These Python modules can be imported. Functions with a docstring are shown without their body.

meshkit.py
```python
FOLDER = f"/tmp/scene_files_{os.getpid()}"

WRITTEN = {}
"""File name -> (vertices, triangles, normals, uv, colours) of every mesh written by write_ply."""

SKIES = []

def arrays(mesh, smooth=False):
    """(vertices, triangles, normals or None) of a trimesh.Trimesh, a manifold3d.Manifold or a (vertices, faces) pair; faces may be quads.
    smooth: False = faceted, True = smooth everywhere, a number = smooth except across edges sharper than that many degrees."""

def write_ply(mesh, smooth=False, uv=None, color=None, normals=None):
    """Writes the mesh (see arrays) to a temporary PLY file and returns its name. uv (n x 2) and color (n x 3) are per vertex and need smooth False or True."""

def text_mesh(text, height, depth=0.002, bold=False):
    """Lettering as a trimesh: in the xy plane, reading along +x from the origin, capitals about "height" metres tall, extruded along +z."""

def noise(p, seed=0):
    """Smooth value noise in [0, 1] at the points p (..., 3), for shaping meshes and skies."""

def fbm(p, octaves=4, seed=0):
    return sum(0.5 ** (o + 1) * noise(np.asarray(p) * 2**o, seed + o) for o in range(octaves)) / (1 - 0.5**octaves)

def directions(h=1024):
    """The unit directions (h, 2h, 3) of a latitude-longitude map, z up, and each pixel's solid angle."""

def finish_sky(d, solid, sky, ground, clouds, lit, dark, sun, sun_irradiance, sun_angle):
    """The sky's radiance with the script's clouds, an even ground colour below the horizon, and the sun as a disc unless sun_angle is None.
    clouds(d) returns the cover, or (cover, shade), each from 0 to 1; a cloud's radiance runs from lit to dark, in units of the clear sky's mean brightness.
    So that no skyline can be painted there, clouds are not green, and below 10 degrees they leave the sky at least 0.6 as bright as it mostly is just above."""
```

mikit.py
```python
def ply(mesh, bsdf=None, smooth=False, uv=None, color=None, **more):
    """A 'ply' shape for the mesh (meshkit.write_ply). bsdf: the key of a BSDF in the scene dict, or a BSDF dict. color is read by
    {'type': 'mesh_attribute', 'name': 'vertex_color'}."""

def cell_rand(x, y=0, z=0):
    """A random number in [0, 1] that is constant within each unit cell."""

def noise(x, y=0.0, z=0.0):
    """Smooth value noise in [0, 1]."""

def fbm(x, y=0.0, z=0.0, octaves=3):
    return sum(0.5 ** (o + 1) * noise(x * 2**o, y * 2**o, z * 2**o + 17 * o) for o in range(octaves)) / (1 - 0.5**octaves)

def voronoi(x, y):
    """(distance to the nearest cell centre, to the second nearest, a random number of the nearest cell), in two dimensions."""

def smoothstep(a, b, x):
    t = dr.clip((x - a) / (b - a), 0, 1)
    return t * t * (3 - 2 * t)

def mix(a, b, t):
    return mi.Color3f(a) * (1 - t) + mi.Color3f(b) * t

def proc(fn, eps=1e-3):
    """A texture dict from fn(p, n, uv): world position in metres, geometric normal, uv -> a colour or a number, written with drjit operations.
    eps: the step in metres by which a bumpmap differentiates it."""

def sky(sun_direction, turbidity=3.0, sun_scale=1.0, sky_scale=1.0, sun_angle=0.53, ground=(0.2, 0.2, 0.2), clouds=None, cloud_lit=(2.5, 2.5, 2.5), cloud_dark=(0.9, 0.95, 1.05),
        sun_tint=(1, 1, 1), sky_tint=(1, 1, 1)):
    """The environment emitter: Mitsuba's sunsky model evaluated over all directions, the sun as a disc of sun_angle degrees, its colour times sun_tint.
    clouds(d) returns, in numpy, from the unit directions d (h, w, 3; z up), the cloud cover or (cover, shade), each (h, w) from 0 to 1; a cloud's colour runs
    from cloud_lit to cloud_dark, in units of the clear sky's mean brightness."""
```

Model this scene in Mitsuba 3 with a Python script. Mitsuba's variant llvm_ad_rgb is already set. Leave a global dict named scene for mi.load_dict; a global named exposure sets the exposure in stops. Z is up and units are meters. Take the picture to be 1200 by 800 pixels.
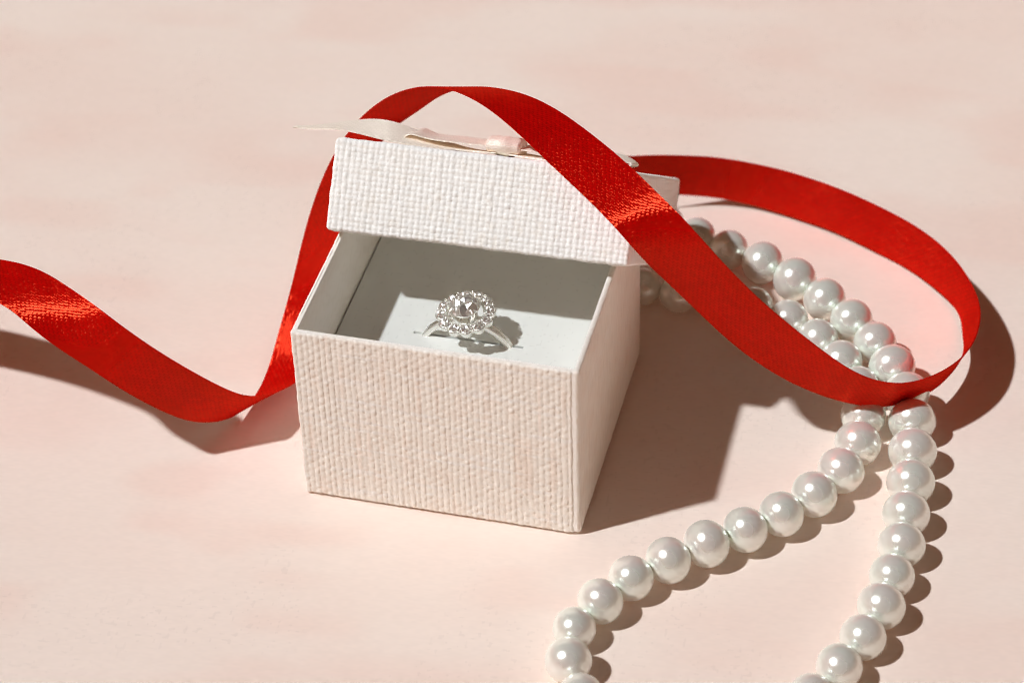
import math
import numpy as np
import trimesh
import manifold3d as m3
from scipy.interpolate import CubicSpline
from shapely.geometry import Polygon, Point, box as sbox
from shapely.ops import unary_union
import drjit as dr
import mitsuba as mi
import mikit
from mikit import proc, ply, noise, fbm, smoothstep, mix, cell_rand

T = mi.ScalarTransform4f
scene, labels = {}, {}

# ------------------------------------------------------------------ camera, light, exposure
CAM_FROM, CAM_TO, CAM_UP = [0.12487, -0.31558, 0.31583], [0.032, 0.02475, 0.02062], [-0.13806, 0.62723, 0.7665]
scene['camera'] = {'type': 'thinlens', 'fov': 22.2976, 'fov_axis': 'x', 'near_clip': 0.01, 'far_clip': 20.0,
                   'aperture_radius': 0.0022, 'focus_distance': 0.452,
                   'to_world': T().look_at(origin=CAM_FROM, target=CAM_TO, up=CAM_UP)}
SUN = np.array([-0.478, -0.31, 0.821])
scene['sky'] = mikit.sky(SUN.tolist(), turbidity=3, sun_angle=2.0, sky_scale=0.9, sky_tint=(1.35, 0.42, 0.13), sun_tint=(0.87, 1.08, 1.44),
                         ground=(0.25, 0.2, 0.18))
exposure = 1.17

# ------------------------------------------------------------------ materials
def table_colour(p, n, uv):
    c, s = math.cos(0.10), math.sin(0.10)
    a, b = p.x * c + p.y * s, -p.x * s + p.y * c
    wash = fbm(a * 20 + 3, b * 46 + 7, 0.0, octaves=3)
    blot = fbm(a * 40 + 11, b * 95 - 4, 3.0, octaves=2)
    fibre = fbm(a * 900, b * 2200, 5.0, octaves=2)
    k = smoothstep(0.25, 0.75, wash)
    q = smoothstep(0.52, 0.85, blot)
    base = mix((0.850, 0.738, 0.668), (0.840, 0.692, 0.620), k)
    base = mix(base, (0.825, 0.615, 0.540), q * 0.38)
    speck = smoothstep(0.80, 0.86, noise(a * 1500, b * 1500, 9.0)) * smoothstep(0.55, 0.75, noise(a * 60, b * 60, 2.0))
    return base * (0.975 + 0.05 * fibre) * (1 - 0.05 * speck)

def table_relief(p, n, uv):
    return fbm(p.x * 1400, p.y * 1400, 0.0, octaves=3)

scene['mat_table'] = {'type': 'bumpmap', 'scale': 0.00004, 'arbitrary': proc(table_relief, eps=1e-4),
                      'bsdf': {'type': 'twosided', 'b': {'type': 'principled', 'base_color': proc(table_colour), 'roughness': 0.62, 'specular': 0.25}}}

def linen(cream, pink, cool):
    def colour(p, n, uv):
        warm = fbm(p.x * 420, p.y * 420, p.z * 420, octaves=3)
        slub = fbm(p.x * 1500, p.y * 1500, p.z * 300, octaves=2)
        yarn = noise(p.x * 950, p.y * 950, p.z * 70)
        flat = noise(p.x * 90 + 5, p.y * 90, p.z * 1100)
        c = mix(cream, pink, smoothstep(0.45, 0.75, warm) * 0.4)
        c = mix(c, pink, smoothstep(0.62, 0.92, yarn) * 0.8)
        c = mix(c, cool, smoothstep(0.60, 0.90, flat) * 0.5)
        return c * (0.93 + 0.11 * slub)
    return proc(colour)

def fibre_relief(p, n, uv):
    return fbm(p.x * 4200, p.y * 4200, p.z * 2600, octaves=2)

for name, tones in (('mat_linen', ((0.850, 0.815, 0.750), (0.830, 0.745, 0.665), (0.850, 0.850, 0.830))),
                    ('mat_white_linen', ((0.880, 0.900, 0.885), (0.870, 0.865, 0.820), (0.880, 0.905, 0.900)))):
    scene[name] = {'type': 'bumpmap', 'scale': 0.00004, 'arbitrary': proc(fibre_relief, eps=6e-5),
                   'bsdf': {'type': 'twosided', 'b': {'type': 'principled', 'base_color': linen(*tones), 'roughness': 0.75, 'specular': 0.2, 'sheen': 0.25}}}

def paper_colour(p, n, uv):
    return mix((0.89, 0.87, 0.83), (0.84, 0.81, 0.75), smoothstep(0.4, 0.8, fbm(p.x * 900, p.y * 900, p.z * 900, octaves=3)) * 0.6)

def paper_relief(p, n, uv):
    return fbm(p.x * 1800, p.y * 1800, p.z * 1800, octaves=3)

scene['mat_paper'] = {'type': 'bumpmap', 'scale': 0.00012, 'arbitrary': proc(paper_relief, eps=1e-4),
                      'bsdf': {'type': 'twosided', 'b': {'type': 'principled', 'base_color': proc(paper_colour), 'roughness': 0.8, 'specular': 0.15}}}

def foam_colour(p, n, uv):
    speck = smoothstep(0.84, 0.88, noise(p.x * 1700, p.y * 1700, p.z * 1700))
    return mi.Color3f(0.700, 0.720, 0.700) * (0.985 + 0.03 * fbm(p.x * 500, p.y * 500, p.z * 500, octaves=2)) * (1 - 0.06 * speck)

scene['mat_foam'] = {'type': 'twosided', 'b': {'type': 'principled', 'base_color': proc(foam_colour), 'roughness': 0.6, 'specular': 0.25}}

def satin_relief(p, n, uv):
    """Satin floats: yarns along the ribbon (uv in metres), each float a long low pillow, staggered from yarn to yarn."""
    yarn = uv.y / 0.00040
    i = dr.floor(yarn)
    a = yarn - i - 0.5
    run = uv.x / 0.00115 + i * 0.4 + 0.12 * cell_rand(i, 3)
    j = dr.floor(run)
    b = run - j - 0.5
    tilt = (cell_rand(i, j, 1) - 0.5) * 3.2
    side = (cell_rand(i, j, 2) - 0.5) * 1.6
    selvage = smoothstep(0.0007, 0.0004, uv.y) + smoothstep(0.0091, 0.0094, uv.y)
    knots = selvage * (noise(uv.x / 0.0005, uv.y / 0.0004) - 0.5) * 3.0
    pull = (fbm(uv.x / 0.006, uv.y / 0.0025, octaves=2) - 0.5) * 3.0
    return (1 - 3.2 * a * a) * 0.8 + (1 - 3.6 * b * b) * 0.9 + tilt * b + side * a + knots + pull

def satin(name, body, gloss, weight, along, across, tone_shade=1.0, scale=0.00003):
    """Woven satin: coloured yarn body, gap shade painted into its colour, under an anisotropic sheen of the floats that lie along the ribbon."""
    def shaded_yarn_tone(p, n, uv):
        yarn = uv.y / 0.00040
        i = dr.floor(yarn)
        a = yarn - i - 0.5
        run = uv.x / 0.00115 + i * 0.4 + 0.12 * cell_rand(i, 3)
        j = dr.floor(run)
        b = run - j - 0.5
        end_shade = smoothstep(0.30, 0.5, dr.abs(b))
        return mi.Color3f(body) * (1.0 + tone_shade * (0.07 + 0.22 * (cell_rand(i, j, 4) - 0.5) - 0.30 * end_shade - 0.5 * a * a))  # random yarn tones; shade in the gaps and at float ends is painted in
    scene[name] = {'type': 'bumpmap', 'scale': scale, 'arbitrary': proc(satin_relief, eps=4e-5),
                   'bsdf': {'type': 'twosided', 'b': {'type': 'blendbsdf', 'weight': weight,
                            'a': {'type': 'diffuse', 'reflectance': proc(shaded_yarn_tone)},
                            'b': {'type': 'blendbsdf', 'weight': 0.08,
                                  'a': {'type': 'roughconductor', 'material': 'none', 'alpha_u': along, 'alpha_v': across,
                                        'specular_reflectance': {'type': 'rgb', 'value': gloss}},
                                  'b': {'type': 'roughconductor', 'material': 'none', 'alpha_u': along * 0.8, 'alpha_v': across * 0.7,
                                        'specular_reflectance': {'type': 'rgb', 'value': [1.0, 0.36, 0.10]}}}}}}

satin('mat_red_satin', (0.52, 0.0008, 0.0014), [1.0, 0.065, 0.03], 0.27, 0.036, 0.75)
satin('mat_cream_satin', (0.95, 0.875, 0.775), [0.98, 0.92, 0.84], 0.13, 0.10, 0.5, tone_shade=0.25)

def nacre_colour(p, n, uv):
    h = fbm(p.x * 260, p.y * 260, p.z * 260, octaves=3)
    c = mix((0.79, 0.825, 0.765), (0.83, 0.795, 0.755), smoothstep(0.35, 0.7, h))
    return c

scene['mat_nacre'] = {'type': 'blendbsdf', 'weight': 0.42,
                      'a': {'type': 'twosided', 'b': {'type': 'principled', 'base_color': proc(nacre_colour), 'roughness': 0.34, 'specular': 0.85}},
                      'b': {'type': 'twosided', 'b': {'type': 'roughconductor', 'material': 'none', 'alpha': 0.095, 'specular_reflectance': {'type': 'rgb', 'value': [0.87, 0.94, 0.885]}}}}
scene['mat_thread'] = {'type': 'twosided', 'b': {'type': 'diffuse', 'reflectance': {'type': 'rgb', 'value': [0.75, 0.72, 0.66]}}}
scene['mat_silver'] = {'type': 'twosided', 'b': {'type': 'roughconductor', 'material': 'Ag', 'alpha': 0.24}}
scene['mat_crystal'] = {'type': 'twosided', 'b': {'type': 'blendbsdf', 'weight': 0.15,          # foil-backed stones: bright mirror facets
                        'a': {'type': 'roughconductor', 'material': 'none', 'alpha': 0.09, 'specular_reflectance': {'type': 'rgb', 'value': [0.95, 0.97, 0.95]}},
                        'b': {'type': 'diffuse', 'reflectance': {'type': 'rgb', 'value': [0.85, 0.85, 0.84]}}}}

# ------------------------------------------------------------------ helpers
def numbered(key):
    if key not in scene:
        return key
    k = 1
    while '%s_%03d' % (key, k) in scene:
        k += 1
    return '%s_%03d' % (key, k)

def put(key, mesh, bsdf, smooth=False, **more):
    key = numbered(key)
    scene[key] = mesh if isinstance(mesh, dict) else ply(mesh, bsdf, smooth=smooth, **more)
    return key

def man(mesh_or_vf):
    v, f = mesh_or_vf
    return m3.Manifold(m3.Mesh(np.asarray(v, np.float32), np.asarray(f, np.uint32)))

def tri(m):
    q = m.to_mesh()
    return trimesh.Trimesh(np.array(q.vert_properties[:, :3]), np.array(q.tri_verts), process=False)

def mbox(x0, x1, y0, y1, z0, z1):
    return m3.Manifold.cube([x1 - x0, y1 - y0, z1 - z0]).translate([x0, y0, z0])

def rounded(x0, x1, y0, y1, z0, z1, r, seg=20):
    s = m3.Manifold.sphere(r, seg)
    return m3.Manifold.batch_hull([s.translate([x, y, z]) for x in (x0 + r, x1 - r) for y in (y0 + r, y1 - r) for z in (z0 + r, z1 - r)])

def scaled(m, f):      # manifold works in millimetres here
    t = tri(m)
    t.apply_scale(f)
    return t

def grid_faces(nu, nv, flip=False):
    i = np.arange(nu * nv).reshape(nu, nv)
    a, b, c, d = i[:-1, :-1].ravel(), i[1:, :-1].ravel(), i[1:, 1:].ravel(), i[:-1, 1:].ravel()
    f = np.concatenate([np.stack([a, b, c], 1), np.stack([a, c, d], 1)])
    return f[:, ::-1] if flip else f

def smooth_noise(n, step, seed):
    rng = np.random.default_rng(seed)
    k = int(n / step) + 4
    return CubicSpline(np.arange(k) * step, rng.normal(size=k))(np.arange(n))

def weave(u, v, pw, ph, seed, warp_bias):
    """Height in millimetres of a plain weave at the grid u x v (millimetres)."""
    rng = np.random.default_rng(seed)
    nu, nv = int(u[-1] / pw) + 8, int(v[-1] / ph) + 8
    U, V = np.meshgrid(u, v, indexing='ij')
    wob = np.array([smooth_noise(len(v), 26, seed + 10 + k) for k in range(nu)])
    wob2 = np.array([smooth_noise(len(u), 26, seed + 500 + k) for k in range(nv)])
    iu, jv = U / pw + 2, V / ph + 2
    i0, j0 = np.clip(np.floor(iu).astype(int), 0, nu - 1), np.clip(np.floor(jv).astype(int), 0, nv - 1)
    ar, ac = np.indices(U.shape)
    iu2 = iu + 0.06 * wob[i0, ac]
    jv2 = jv + 0.06 * wob2[j0, ar]
    i, j = np.clip(np.floor(iu2).astype(int), 0, nu - 1), np.clip(np.floor(jv2).astype(int), 0, nv - 1)
    a, b = iu2 - i - 0.5, jv2 - j - 0.5
    wu, wv = rng.uniform(0.40, 0.50, nu)[i], rng.uniform(0.39, 0.50, nv)[j]
    hu, hv = rng.normal(0, 0.09, nu)[i], rng.normal(0, 0.09, nv)[j]
    knot = rng.normal(0, 0.08, (nu, nv))[i, j]
    cw, cf = np.sqrt(np.clip(1 - (a / wu) ** 2, 0, 1)), np.sqrt(np.clip(1 - (b / wv) ** 2, 0, 1))
    uw = np.cos(np.pi * (jv2 - 0.5)) * np.where(i % 2, -1, 1)
    uf = -np.cos(np.pi * (iu2 - 0.5)) * np.where(j % 2, -1, 1)
    wave = 0.45 - warp_bias
    hw = (0.55 + warp_bias) * cw + wave * uw * cw + warp_bias + hu + knot * cw
    hf = 0.55 * cf + wave * uf * cf - warp_bias + hv + knot * cf
    return np.maximum(np.maximum(hw, hf), -0.55)

def linen_panel(key, origin, eu, ev, Lu, Lv, pw=1.13, ph=1.0, amp=0.14, r=0.55, seed=1, warp_bias=0.0, step=0.13, world=None, lift=0.0, rc=0.6):
    """A sheet of woven cover: origin and axes in millimetres, outward normal eu x ev, rolled back at its edges."""
    eu, ev, o = np.array(eu, float), np.array(ev, float), np.array(origin, float)
    n = np.cross(eu, ev)
    def axis(L):
        inner = np.linspace(0, L, int(L / step) + 1)
        roll = r * (1 - np.cos(np.linspace(0, np.pi / 2, 6)))[1:-1]
        return np.unique(np.round(np.concatenate([inner, roll, L - roll]), 5))
    u, v = axis(Lu), axis(Lv)
    h = weave(u, v, pw, ph, seed, warp_bias) * amp
    def drop(x, L):
        d = np.clip(np.minimum(x, L - x), 0, r)
        return r - np.sqrt(np.maximum(r * r - (r - d) ** 2, 0))
    D = drop(u, Lu)[:, None] + drop(v, Lv)[None]
    rng = np.random.default_rng(seed)
    wav_u, wav_v = 0.05 * smooth_noise(len(v), 9, seed + 3), 0.05 * smooth_noise(len(u), 9, seed + 4)
    edge_u = (np.clip(1 - np.minimum(u, Lu - u) / 1.5, 0, 1) * np.where(u < Lu / 2, -1, 1))
    edge_v = (np.clip(1 - np.minimum(v, Lv - v) / 1.5, 0, 1) * np.where(v < Lv / 2, -1, 1))
    X = u[:, None] + edge_u[:, None] * wav_u[None]
    Y = v[None] + edge_v[None] * wav_v[:, None]
    Z = h - D + lift
    cx, cyy = np.clip(X, rc, Lu - rc), np.clip(Y, rc, Lv - rc)       # rounded corners
    ox, oy = X - cx, Y - cyy
    far = np.hypot(ox, oy)
    k = np.where((far > rc) & (np.abs(ox) > 0) & (np.abs(oy) > 0), rc / np.maximum(far, 1e-9), 1.0)
    X, Y = cx + ox * k, cyy + oy * k
    P = o + X[..., None] * eu + Y[..., None] * ev + Z[..., None] * n
    mesh = trimesh.Trimesh(P.reshape(-1, 3) / 1000, grid_faces(len(u), len(v)), process=False)
    return put(key, mesh, 'mat_white_linen' if world is not None else 'mat_linen', smooth=True, **({'to_world': world} if world is not None else {}))

def strip(E0, E1, thick, n_along, n_across=12, bulge=0.0):
    """A closed thin band between two edge curves (metres); returns vertices, faces, uv in metres."""
    s = np.r_[0, np.cumsum(np.linalg.norm(np.diff((E0 + E1) / 2, axis=0), axis=1))]
    t = np.linspace(0, s[-1], n_along)
    a, b = CubicSpline(s, E0)(t), CubicSpline(s, E1)(t)
    w = np.linspace(0, 1, n_across)
    P = a[:, None] * (1 - w)[None, :, None] + b[:, None] * w[None, :, None]
    tu = np.gradient(P, axis=0)
    tv = np.gradient(P, axis=1)
    n = np.cross(tu, tv)
    n /= np.maximum(np.linalg.norm(n, axis=2, keepdims=True), 1e-12)
    P = P + n * (bulge * (1 - (2 * w - 1) ** 2))[None, :, None]
    top, bot = P + n * thick / 2, P - n * thick / 2
    nu, nv = len(t), n_across
    width = np.linalg.norm(b - a, axis=1)
    uv = np.stack([np.broadcast_to(t[:, None], (nu, nv)), w[None] * width[:, None]], -1).reshape(-1, 2)
    f = grid_faces(nu, nv)
    N = nu * nv
    i = np.arange(N).reshape(nu, nv)
    sides = []
    for line, fl in ((i[:, 0], 0), (i[:, -1], 1), (i[0], 1), (i[-1], 0)):
        x, y = line[:-1], line[1:]
        q = np.concatenate([np.stack([x, y, y + N], 1), np.stack([x, y + N, x + N], 1)])
        sides.append(q if fl else q[:, ::-1])
    v = np.concatenate([top.reshape(-1, 3), bot.reshape(-1, 3)])
    faces = np.concatenate([f, f[:, ::-1] + N] + sides)
    # own vertices for the cut sides, so that both faces shade smoothly
    k = len(f) * 2
    cut = faces[k:].ravel()
    v2 = np.concatenate([v, v[cut]])
    uv2 = np.concatenate([uv, uv, np.concatenate([uv, uv])[cut]])
    faces = np.concatenate([faces[:k], np.arange(len(cut)).reshape(-1, 3) + len(v)])
    return trimesh.Trimesh(v2, faces, process=False), uv2

# ------------------------------------------------------------------ the surface
S = 2.5
gx = np.array([-S, S])
scene['tabletop'] = ply((np.array([[-S, -S, 0], [S, -S, 0], [S, S, 0], [-S, S, 0.0]]), np.array([[0, 1, 2], [0, 2, 3]])), 'mat_table')
labels['tabletop'] = {'label': 'pale pink tabletop with faint washed streaks under everything', 'kind': 'structure'}

# ------------------------------------------------------------------ the open gift box (millimetres; front left bottom corner at the origin)
W, D, H, WALL = 50.0, 50.0, 37.2, 1.45
FLOOR = 22.3
labels['gift_box'] = {'label': 'open cream linen covered box holding the ring on a white pad', 'category': 'box'}
cav = m3.Manifold.batch_hull([mbox(WALL, W - WALL, WALL, D - WALL, 4, H - 0.5), mbox(WALL - 0.45, W - WALL + 0.45, WALL - 0.45, D - WALL + 0.45, H - 0.02, H + 2)]) + mbox(WALL, W - WALL, WALL, D - WALL, 2, H)
shell = rounded(0.15, W - 0.15, 0.15, D - 0.15, 0.5, H, 0.55) - cav
put('gift_box__lining', scaled(shell, 0.001), 'mat_paper', smooth=30)
linen_panel('gift_box__linen_panel', (0, 0.12, 0.35), (1, 0, 0), (0, 0, 1), W - 1.2, H - 0.25, pw=1.02, ph=0.84, amp=0.185, seed=3, warp_bias=0.15, r=0.5, lift=0.05)
linen_panel('gift_box__linen_panel', (W - 0.1, 0.05, 0.45), (0, 1, 0), (0, 0, 1), D - 0.1, H - 0.4, amp=0.075, seed=23, r=0.6, step=0.16)
linen_panel('gift_box__linen_panel', (0.1, D, 0.45), (0, -1, 0), (0, 0, 1), D, H - 0.4, amp=0.12, seed=43, r=0.5, step=0.2)
linen_panel('gift_box__linen_panel', (W, D - 0.1, 0.45), (-1, 0, 0), (0, 0, 1), W, H - 0.4, amp=0.12, seed=63, r=0.5, step=0.2)
labels['gift_box__linen_panel'] = {'label': 'coarse woven front panel of the box with its cut edge at the right corner'}
# white pad with a slit for the ring
RX, RY = 24.7, 21.6
pad = rounded(WALL + 0.03, W - WALL - 0.03, WALL + 0.03, D - WALL - 0.03, 3.0, FLOOR, 0.3) - mbox(RX - 9.9, RX + 10.2, RY - 0.3, RY + 0.3, 8, FLOOR + 2)
put('gift_box__pad', scaled(pad, 0.001), 'mat_foam', smooth=30)
labels['gift_box__pad'] = {'label': 'smooth white pad with a slit that holds the ring'}

# ------------------------------------------------------------------ the lid, tilted back over the box
LT, LY, LZ, LW, LD, LH, LX, LYAW = 0.6457, 23.9, 41.2, 53.7, 53.7, 16.2, 1.1, 0.0169
c, s = math.cos(LT), math.sin(LT)
cy, sy = math.cos(LYAW), math.sin(LYAW)
Ry = np.array([[cy, -sy, 0], [sy, cy, 0], [0, 0, 1]])
Rt = np.stack([np.array([1, 0, 0]), np.array([0, c, -s]), np.array([0, s, c])], 1)
M = np.eye(4)
M[:3, :3] = Ry @ Rt
M[:3, 3] = np.array([W / 2 + LX, LY, LZ]) / 1000
LID = T(M.tolist())
hw = LW / 2
labels['box_lid'] = {'label': 'white linen box lid tilted back on the box with a cream bow on top', 'category': 'lid'}
lid_cav = m3.Manifold.batch_hull([mbox(-hw + 1.6, hw - 1.6, 1.6, LD - 1.6, -0.1, LH - 1.9), mbox(-hw + 1.2, hw - 1.2, 1.2, LD - 1.2, -2, 0.05)])
lid = rounded(-hw + 0.15, hw - 0.15, 0.15, LD - 0.15, 0.0, LH - 0.15, 1.25, 28) - lid_cav
put('box_lid__lining', scaled(lid, 0.001), 'mat_paper', smooth=30, to_world=LID)
kw = dict(world=LID, r=0.8, rc=1.3)
linen_panel('box_lid__linen_panel', (-hw, 0.1, -0.05), (1, 0, 0), (0, 0, 1), LW, LH + 0.05, pw=1.04, ph=0.93, amp=0.26, seed=101, warp_bias=0.02, **kw)
linen_panel('box_lid__linen_panel', (hw - 0.1, 0, -0.05), (0, 1, 0), (0, 0, 1), LD, LH + 0.05, amp=0.06, seed=121, step=0.16, **kw)
linen_panel('box_lid__linen_panel', (-hw + 0.1, LD, -0.05), (0, -1, 0), (0, 0, 1), LD, LH + 0.05, amp=0.13, seed=141, step=0.2, **kw)
linen_panel('box_lid__linen_panel', (hw, LD - 0.1, -0.05), (-1, 0, 0), (0, 0, 1), LW, LH + 0.05, amp=0.13, seed=161, step=0.2, **kw)
linen_panel('box_lid__linen_panel', (-hw, 0, LH - 0.12), (1, 0, 0), (0, 1, 0), LW, LD, amp=0.13, seed=181, step=0.2, **kw)

# the bow (lid coordinates, millimetres)
def bow_strip(key, near, far, thick=0.22, n=80, label=None, bulge=0.0):
    mesh, uv = strip(np.array(near, float) / 1000, np.array(far, float) / 1000, thick / 1000, n, 14, bulge / 1000)
    k = put(key, mesh, 'mat_cream_satin', smooth=True, uv=uv, to_world=LID)
    if label:
        labels[k] = {'label': label}
def lh(x, h, y):
    return (x, y, LH + h)
BY = 10.0
# left tail, twisted so that its face looks forward, ending in a slanted cut
bow_strip('box_lid__bow__tail', [lh(-37.0, 0.8, 8), lh(-32, 1.0, 6.2), lh(-27.5, 1.3, 5.2), lh(-21.5, 0.75, 4.4), lh(-15, 0.12, 4.2), lh(-8, 0.2, 5.5), lh(0, 0.4, 7.0)],
          [lh(-36.6, 1.15, 8.3), lh(-32, 1.9, 9.2), lh(-27.5, 3.0, 9.6), lh(-21.2, 3.95, 9.4), lh(-15, 2.9, 9.6), lh(-8, 1.2, 11.0), lh(0, 0.8, 12.0)],
          label='pale tapering tail of the bow reaching past the lid')
# left and right loops, each folded back on itself, the upper layer leaning forward
def loop(key, top, bottom, y0, y1, lean, label=None):
    near = [lh(x, h, y0) for x, h in top] + [lh(x, h, y0 + 0.3) for x, h in bottom]
    far = [lh(x, h + lean, y1) for x, h in top] + [lh(x, h, y1) for x, h in bottom]
    bow_strip(key, near, far, n=160, label=label)
loop('box_lid__bow__loop', [(0.5, 1.5), (-4, 1.45), (-9, 1.45), (-13.0, 1.75), (-15.2, 1.9)], [(-16.0, 1.2), (-14.6, 0.5), (-11, 0.22), (-6, 0.25), (0.5, 0.5)], 5.6, 13.5, 1.2)
loop('box_lid__bow__loop', [(3.0, 1.6), (7, 1.5), (12, 1.7), (18, 1.6), (22.4, 1.5)], [(24.4, 1.2), (23.4, 0.85), (18, 0.8), (12, 0.6), (7, 0.4), (3.0, 0.5)], 6.2, 13.8, 1.0)
bow_strip('box_lid__bow__tail', [lh(2, 0.5, 6.6), lh(6, 0.3, 5.4), lh(10, 0.25, 4.6), lh(16, 0.25, 4.2), lh(18, 0.25, 4.2)],
          [lh(2, 0.9, 12.5), lh(6, 0.9, 11.8), lh(10, 0.6, 11.0), lh(16, 0.3, 10.6), lh(20, 0.3, 10.4)])
# the knot: a gathered band wrapped round the loops
th = np.linspace(0, 2 * np.pi, 49)
xs = np.linspace(-3.3, 3.3, 45)
K = []
for x in xs:
    e = (1 - (abs(x) / 3.3) ** 14) ** 0.5 * (1 + 0.06 * math.cos(x * 1.3))
    cr = 0.03 * np.sin(3 * th + x * 1.2) + 0.022 * np.sin(3.1 * x + 0.8 * np.sin(th))
    K.append(np.stack([np.full_like(th, x + 1.6), 9.6 + 4.6 * np.cos(th) * e, LH + 1.85 + 1.75 * np.sin(th) * (e + cr * e)], 1))
K = np.array(K)
kuv = np.stack([np.broadcast_to(th[None] * 0.0033, K.shape[:2]), np.broadcast_to((xs / 1000)[:, None], K.shape[:2])], -1).reshape(-1, 2)
put('box_lid__bow__knot', trimesh.Trimesh(K.reshape(-1, 3) / 1000, grid_faces(len(xs), len(th), True), process=False), 'mat_cream_satin', smooth=True, uv=kuv, to_world=LID)

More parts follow.
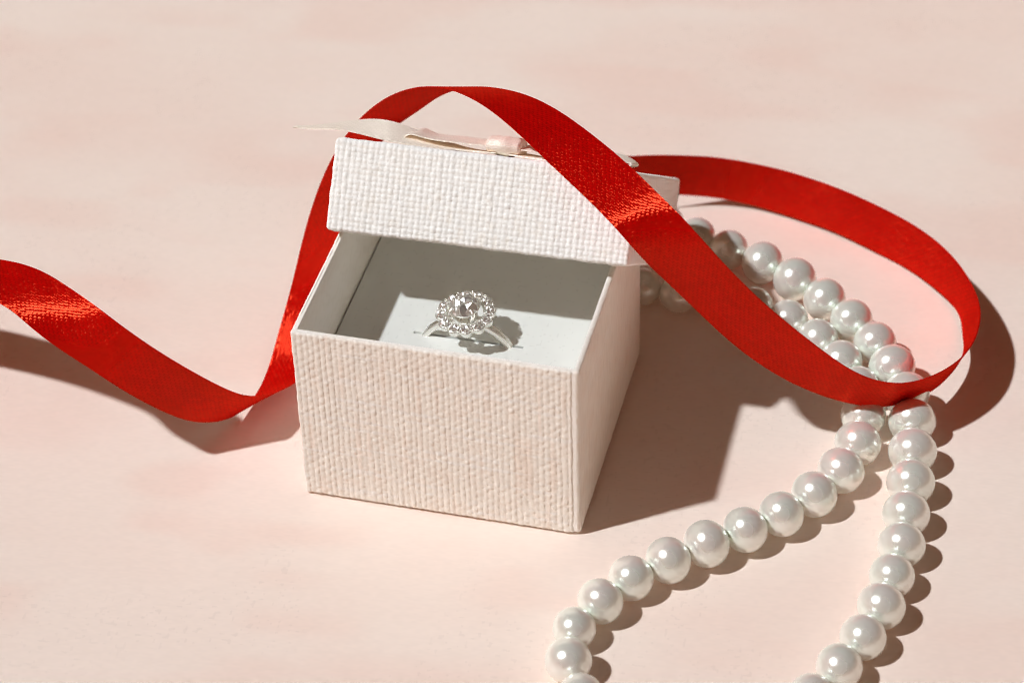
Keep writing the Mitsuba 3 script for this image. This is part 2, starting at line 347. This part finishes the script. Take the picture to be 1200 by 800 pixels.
# ------------------------------------------------------------------ the red ribbon: its two edges, millimetres
RIBBON_EDGES = np.array([
    [-87.92, 12.78, 21.88, -85.93, 22.28, 23.23],
    [-84.18, 11.69, 24.03, -81.8, 21.16, 24.8],
    [-80.27, 10.52, 26.13, -77.55, 19.93, 26.35],
    [-76.13, 9.26, 28.12, -73.13, 18.58, 27.85],
    [-71.68, 7.86, 29.86, -68.56, 17.13, 29.31],
    [-66.92, 6.31, 31.21, -63.84, 15.59, 30.7],
    [-61.91, 4.66, 32.08, -58.99, 14.01, 31.99],
    [-56.8, 3.08, 32.32, -53.93, 12.42, 33],
    [-51.94, 1.52, 31.56, -48.61, 10.59, 33.16],
    [-47.55, -0.05, 29.48, -43.22, 8.11, 32.72],
    [-43.1, -0.8, 26.66, -38, 5.49, 32.15],
    [-38.38, -1.01, 23.66, -33.17, 3.58, 30.58],
    [-33.81, -1, 20.44, -28.56, 2.99, 27.7],
    [-29.68, -0.15, 16.84, -24.13, 3.53, 24.03],
    [-26.1, 1.74, 12.91, -20.12, 4.96, 19.97],
    [-23.2, 4.63, 8.92, -16.7, 7.06, 15.84],
    [-20.89, 8.59, 5.38, -13.88, 9.79, 12.12],
    [-18.87, 13.23, 2.62, -11.69, 13.53, 9.29],
    [-17.48, 18.49, 1.07, -9.82, 17.97, 7.16],
    [-16.69, 24.06, 0.89, -8.25, 22.87, 5.72],
    [-16.41, 29.54, 2.19, -7.16, 28.22, 5.14],
    [-16.28, 34.79, 4.88, -6.54, 33.96, 5.61],
    [-15.85, 39.74, 8.6, -6.12, 39.93, 7.38],
    [-15.2, 44.19, 13.24, -5.93, 45.92, 10.58],
    [-14.25, 47.88, 18.85, -5.86, 51.48, 15.28],
    [-12.61, 50.68, 25.21, -5.42, 56.09, 21.32],
    [-10.22, 52.59, 31.73, -4.09, 59.27, 28.03],
    [-7.17, 53.58, 37.77, -1.44, 60.68, 34.21],
    [-3.68, 53.73, 42.97, 2.33, 60.34, 38.95],
    [0.08, 53.13, 47.38, 6.25, 59.32, 42.94],
    [4.08, 51.87, 51.15, 9.97, 58.37, 46.78],
    [8.42, 50.19, 54.25, 13.99, 57.06, 50.03],
    [12.99, 48.07, 56.59, 18.34, 55.24, 52.57],
    [17.72, 45.45, 58.01, 22.96, 52.94, 54.47],
    [22.57, 42.42, 58.49, 27.81, 50.29, 55.91],
    [27.52, 39.12, 57.99, 32.9, 47.21, 56.71],
    [32.58, 35.67, 56.65, 38.14, 43.74, 56.76],
    [37.75, 32.27, 54.86, 43.48, 40.12, 56.12],
    [42.83, 29.02, 53.08, 48.69, 36.64, 55],
    [47.38, 25.92, 51.48, 53.35, 33.39, 53.64],
    [51.15, 23.61, 49.57, 57.39, 30.76, 52.02],
    [54.14, 22.85, 46.67, 61.18, 28.77, 50.03],
    [56.95, 23.58, 42.71, 64.6, 27.43, 47.47],
    [60.12, 24.83, 38.27, 67.7, 27.15, 44.03],
    [63.56, 25.96, 33.67, 70.94, 27.68, 39.89],
    [67.32, 26.89, 28.93, 74.45, 28.56, 35.44],
    [71.46, 27.83, 24.18, 78.25, 29.52, 31.04],
    [75.97, 29.1, 19.59, 82.42, 30.27, 26.87],
    [80.84, 30.8, 15.28, 86.92, 30.72, 22.96],
    [86.11, 32.86, 11.46, 91.63, 31.28, 19.4],
    [91.65, 35.2, 8.37, 96.47, 32.8, 16.56],
    [96.97, 38.12, 6.19, 101.22, 35.73, 14.69],
    [101.49, 42.09, 5.02, 105.46, 40.03, 13.74],
    [105.01, 46.77, 4.35, 108.88, 45.29, 13.23],
    [107.23, 51.79, 3.77, 110.84, 50.97, 12.84],
    [108.6, 56.71, 3.15, 111.43, 56.74, 12.53],
    [108.99, 61.48, 2.54, 111.04, 62.14, 12.1],
    [108.27, 66.34, 2.1, 109.64, 67.23, 11.77],
    [107.3, 71.27, 1.74, 107.57, 72.07, 11.5],
    [105.19, 75.79, 1.29, 105.09, 76.7, 11.05],
    [101.95, 79.92, 0.84, 102.15, 81.01, 10.57],
    [98.07, 83.77, 0.55, 98.57, 84.91, 10.27],
    [93.67, 87.1, 0.4, 94.41, 88.32, 10.09],
    [88.84, 89.78, 0.42, 89.77, 91.12, 10.09],
    [83.93, 92.19, 0.7, 84.73, 93.43, 10.39],
    [78.99, 94.45, 0.77, 79.52, 95.66, 10.48],
    [73.78, 96.32, 0.67, 74.31, 97.66, 10.36],
    [68.36, 97.84, 0.78, 69.1, 98.95, 10.49],
    [62.87, 98.71, 1.22, 63.9, 99.29, 10.95],
    [57.52, 98.56, 1.92, 58.84, 98.91, 11.63],
    [52.55, 97.47, 2.77, 54.11, 97.86, 12.44],
    [48.13, 95.85, 3.65, 49.85, 96.18, 13.29],
    [44.24, 94.08, 4.54, 45.97, 94.25, 14.19],
    [40.62, 92.22, 5.29, 42.28, 92.27, 14.95],
    [37.03, 90.3, 5.92, 38.66, 90.26, 15.58],
    [35.24, 89.32, 6.21, 36.86, 89.25, 15.87],
]) / 1000
PEARLS = np.array([
    [40.35, 67.02, 3.62],
    [47.19, 65.54, 3.6],
    [54.26, 64.91, 3.6],
    [61.49, 64.54, 3.73],
    [68.92, 64.18, 3.72],
    [75.97, 61.42, 3.81],
    [82.24, 57.07, 3.82],
    [87.46, 51.37, 4.01],
    [91.48, 44.74, 4.03],
    [93.6, 37.4, 4.06],
    [93.74, 29.61, 4.17],
    [91.9, 21.92, 4.19],
    [88.28, 14.95, 4.12],
    [83.55, 8.93, 4],
    [78.12, 3.75, 4.01],
    [72.34, -1.23, 4.15],
    [66.75, -6.46, 4.05],
    [61.44, -11.84, 3.88],
    [57.6, -18.29, 3.92],
    [54.7, -25, 3.6],
    [55.44, -32.49, 3.87],
    [59.06, -39.39, 3.71],
    [63.75, -45.35, 3.65],
    [69.4, -49.99, 3.61],
    [76.08, -52.48, 3.6],
    [83.21, -51.37, 3.6],
    [88.55, -45.86, 3.6],
    [92.08, -38.57, 3.64],
    [95.18, -31.21, 3.7],
    [98.55, -24.03, 3.81],
    [101.37, -16.74, 3.85],
    [103.32, -9.22, 4.04],
    [104.07, -1.64, 3.84],
    [104.69, 5.85, 4.06],
    [104.44, 13.59, 4.11],
    [104.19, 21.49, 4.24],
    [103.46, 29.52, 4.3],
    [102.38, 37.44, 4.28],
    [100.37, 44.62, 4.25],
    [96.84, 51.45, 4.33],
    [92.77, 58.07, 4],
    [87.56, 63.55, 4.08],
    [81.73, 68.62, 4.08],
    [75.27, 73.21, 4.24],
    [68.32, 77.13, 4.12],
    [61.23, 80.11, 3.86],
    [54.3, 82.8, 3.84],
    [47.42, 85.56, 3.87],
    [40.64, 88.54, 3.9],
    [33.94, 91.52, 3.92],
]) / 1000

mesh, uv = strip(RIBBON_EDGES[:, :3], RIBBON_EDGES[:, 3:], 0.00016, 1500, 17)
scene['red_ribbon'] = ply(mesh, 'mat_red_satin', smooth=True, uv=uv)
labels['red_ribbon'] = {'label': 'glossy red satin ribbon curling over the lid and looping round the pearls', 'category': 'ribbon'}

# ------------------------------------------------------------------ the pearls
labels['pearl_necklace'] = {'label': 'strand of white pearls lying in a loop to the right of the box', 'category': 'necklace'}
ball = trimesh.creation.icosphere(subdivisions=4, radius=1.0)
rngp = np.random.default_rng(5)
balls = []
for k in range(3):
    b = ball.copy()
    from meshkit import fbm as np_fbm
    b.vertices = b.vertices * (1 + 0.018 * (np_fbm(b.vertices * 1.4 + 7.3 * k, 2, seed=k)[:, None] - 0.5))
    balls.append(ply(b, 'mat_nacre', smooth=True))
C = np.stack([PEARLS[:, 0], PEARLS[:, 1], PEARLS[:, 2]], 1)
R = PEARLS[:, 2]
gap = np.linalg.norm(np.diff(C, axis=0), axis=1)
order = np.argsort(C[:, 1] + 0 * R)
for k in range(len(C)):
    a, b = C[max(k - 1, 0)], C[min(k + 1, len(C) - 1)]
    t = (b - a) / np.linalg.norm(b - a)
    lim = min(gap[max(k - 1, 0)] if k else 1, gap[k] if k < len(gap) else 1)
    ob = float(np.clip(lim / 2 / R[k] * 1.01, 0.86, 1.0))
    y = np.cross([0, 0, 1], t)
    B = np.stack([t, y / np.linalg.norm(y), np.cross(t, y / np.linalg.norm(y))], 1)
    G = np.eye(4)
    G[:3, :3] = B @ np.diag([R[k] * ob, R[k], R[k]])
    G[:3, 3] = C[k]
    put('pearl_necklace__pearl', {**balls[k % 3], 'to_world': T(G.tolist())}, None)
def tube(path, r, n, seg=10):
    s = np.r_[0, np.cumsum(np.linalg.norm(np.diff(path, axis=0), axis=1))]
    p = CubicSpline(s, path)(np.linspace(0, s[-1], n))
    t = np.gradient(p, axis=0)
    t /= np.linalg.norm(t, axis=1, keepdims=True)
    x = np.cross(t, [0.03, 0.02, 1.0])
    x /= np.linalg.norm(x, axis=1, keepdims=True)
    y = np.cross(t, x)
    a = np.linspace(0, 2 * np.pi, seg + 1)
    v = p[:, None] + r * (x[:, None] * np.cos(a)[None, :, None] + y[:, None] * np.sin(a)[None, :, None])
    return trimesh.Trimesh(v.reshape(-1, 3), grid_faces(n, seg + 1, True), process=False)
put('pearl_necklace__thread', tube(C, 0.0003, 400), 'mat_thread', smooth=True)

# ------------------------------------------------------------------ the ring (millimetres, in its own frame: x along the slit, z up out of the pad)
labels['cluster_ring'] = {'label': 'silver ring with a round crystal and a halo of small stones in the white pad', 'category': 'ring'}
RO, RC = 9.3, 4.3
ring_at = np.eye(4)
ring_at[:3, 3] = [RX / 1000, RY / 1000, FLOOR / 1000]
RING = T(ring_at.tolist())
# band: rounded oblong section swept round the finger, widening and grooved towards the head
a = np.linspace(0, 2 * np.pi, 181)
sec = np.linspace(0, 2 * np.pi, 25)[:-1]
V = []
for t in a:
    up = max(0.0, math.cos(t))           # 1 at the head
    w_, t_ = 0.82 - 0.10 * up, 0.58
    cs, sn = np.cos(sec), np.sin(sec)
    yy = w_ * np.sign(cs) * np.abs(cs) ** 0.5
    rr = t_ * np.sign(sn) * np.abs(sn) ** 0.5
    rr = rr - 0.22 * up * np.exp(-(yy / 0.28) ** 2) * (rr > 0.3)
    rad = RO - 0.65 + rr
    V.append(np.stack([rad * math.sin(t), yy, -RC + rad * math.cos(t)], 1))
V = np.array(V)
ns_ = len(sec)
idx = np.arange(len(a) * ns_).reshape(len(a), ns_)
A_, B_ = idx[:-1], idx[1:]
f = np.concatenate([np.stack([A_, B_, np.roll(B_, -1, 1)], -1).reshape(-1, 3), np.stack([A_, np.roll(B_, -1, 1), np.roll(A_, -1, 1)], -1).reshape(-1, 3)])
put('cluster_ring__band', trimesh.Trimesh(V.reshape(-1, 3) / 1000, f[:, ::-1], process=False), 'mat_silver', smooth=40, to_world=RING)

def brilliant(seed=0):
    """Cut stone, radius 1: small facets in rings that rise and fall from the middle to the girdle, and a plain cone below."""
    rng = np.random.default_rng(seed)
    rings = [(0.0, 1, 0.0, (0.33, 0.33)), (0.30, 8, 0.0, (0.47, 0.38)), (0.58, 8, 0.5, (0.30, 0.48)), (0.82, 16, 0.25, (0.16, 0.33)), (1.0, 16, 0.75, (0.0, 0.06)), (0.97, 16, 0.75, (-0.10, -0.10))]
    P = []
    for r, n, o, z in rings:
        for k in range(n):
            t = 2 * np.pi * (k + o) / n
            P.append((r * math.cos(t), r * math.sin(t), z[k % 2]))
    P = np.array(P)
    P[:33] += rng.normal(0, 0.03, (33, 3))
    from scipy.spatial import Delaunay
    top = Delaunay(P[:49, :2]).simplices
    n = np.cross(P[top[:, 1]] - P[top[:, 0]], P[top[:, 2]] - P[top[:, 0]])[:, 2]
    top[n < 0] = top[n < 0][:, ::-1]
    g, h = np.arange(33, 49), np.arange(49, 65)
    g2, h2 = np.roll(g, -1), np.roll(h, -1)
    P = np.vstack([P, [[0, 0, -0.8]]])
    f = np.concatenate([top, np.stack([h, h2, g2], 1), np.stack([h, g2, g], 1), np.stack([h2, h, np.full(16, 65)], 1)])
    return trimesh.Trimesh(P, f, process=False)
gems = [ply(brilliant(q), 'mat_crystal') for q in range(5)]
HEAD_Z, TILT = 6.3, math.radians(7)
head = np.eye(4)
head[:3, :3] = trimesh.transformations.rotation_matrix(TILT, [1, 0, 0])[:3, :3] @ trimesh.transformations.rotation_matrix(math.radians(-4), [0, 1, 0])[:3, :3]
head[:3, 3] = np.array([RX, RY - 0.1, FLOOR + HEAD_Z]) / 1000
HEAD = T(head.tolist())
HR, SR, NS = 4.22, 1.04, 12
def place(M0, x, y, z, scale, rz=0.0):
    L = np.eye(4)
    L[:3, :3] = trimesh.transformations.rotation_matrix(rz, [0, 0, 1])[:3, :3] * scale
    L[:3, 3] = [x, y, z]
    return T((M0 @ L).tolist())
# setting: scalloped gallery with a cup under every stone, open in the middle
cups = m3.Manifold()
drill = m3.Manifold()
for k in range(NS):
    t = 2 * np.pi * (k + 0.5) / NS
    x, y = HR * math.cos(t), HR * math.sin(t)
    cups = cups + m3.Manifold.cylinder(1.1, 0.95, 1.20, 28).translate([x, y, -1.15])
    drill = drill + m3.Manifold.cylinder(1.2, 0.35, 1.05, 24).translate([x, y, -1.0])
ringbar = m3.Manifold.cylinder(0.5, 4.3, 4.3, 64).translate([0, 0, -1.1]) - m3.Manifold.cylinder(1, 3.2, 3.2, 64).translate([0, 0, -1.3])
basket = m3.Manifold.cylinder(0.9, 1.75, 2.0, 40).translate([0, 0, -1.7]) - m3.Manifold.cylinder(1.2, 1.45, 1.75, 40).translate([0, 0, -1.75])
bridge = mbox(-4.0, 4.0, -0.45, 0.45, -1.75, -1.15) + mbox(-0.45, 0.45, -4.0, 4.0, -1.6, -1.1)
setting = (cups + ringbar - drill) + basket + bridge
put('cluster_ring__setting', scaled(setting, 0.001), 'mat_silver', smooth=30, to_world=HEAD)
STONE_Z = 1.55
put('cluster_ring__center_stone', {**gems[1], 'to_world': place(head, 0, 0, STONE_Z / 1000, 0.00275, 0.2)}, None)
labels['cluster_ring__center_stone'] = {'label': 'large round crystal in the middle of the ring'}
for k in range(4):
    t = np.pi / 4 + np.pi / 2 * k
    d = np.array([math.cos(t), math.sin(t)])
    pts = [(1.5, -1.4, 0.36), (2.5, 0.4, 0.40), (2.90, 1.5, 0.42), (2.86, 1.95, 0.38), (2.38, 2.3, 0.30)]
    pr = m3.Manifold()
    for p0, p1 in zip(pts[:-1], pts[1:]):
        pr = pr + m3.Manifold.batch_hull([m3.Manifold.sphere(q[2], 14).translate([d[0] * q[0], d[1] * q[0], q[1]]) for q in (p0, p1)])
    put('cluster_ring__prong', scaled(pr, 0.001), 'mat_silver', smooth=40, to_world=HEAD)
for k in range(NS):
    t = 2 * np.pi * (k + 0.5) / NS
    put('cluster_ring__halo_stone', {**gems[1 + k % 4], 'to_world': place(head, HR * math.cos(t) / 1000, HR * math.sin(t) / 1000, 0.0001, SR / 1000, 1.7 * k)}, None)
beads = m3.Manifold()
for k in range(NS):
    t = 2 * np.pi * k / NS
    for rr_ in (HR + 0.78, HR - 0.66):
        beads = beads + m3.Manifold.sphere(0.26, 12).translate([rr_ * math.cos(t), rr_ * math.sin(t), 0.12])
put('cluster_ring__bead_prongs', scaled(beads, 0.001), 'mat_silver', smooth=True, to_world=HEAD)
labels['cluster_ring__bead_prongs'] = {'kind': 'stuff'}
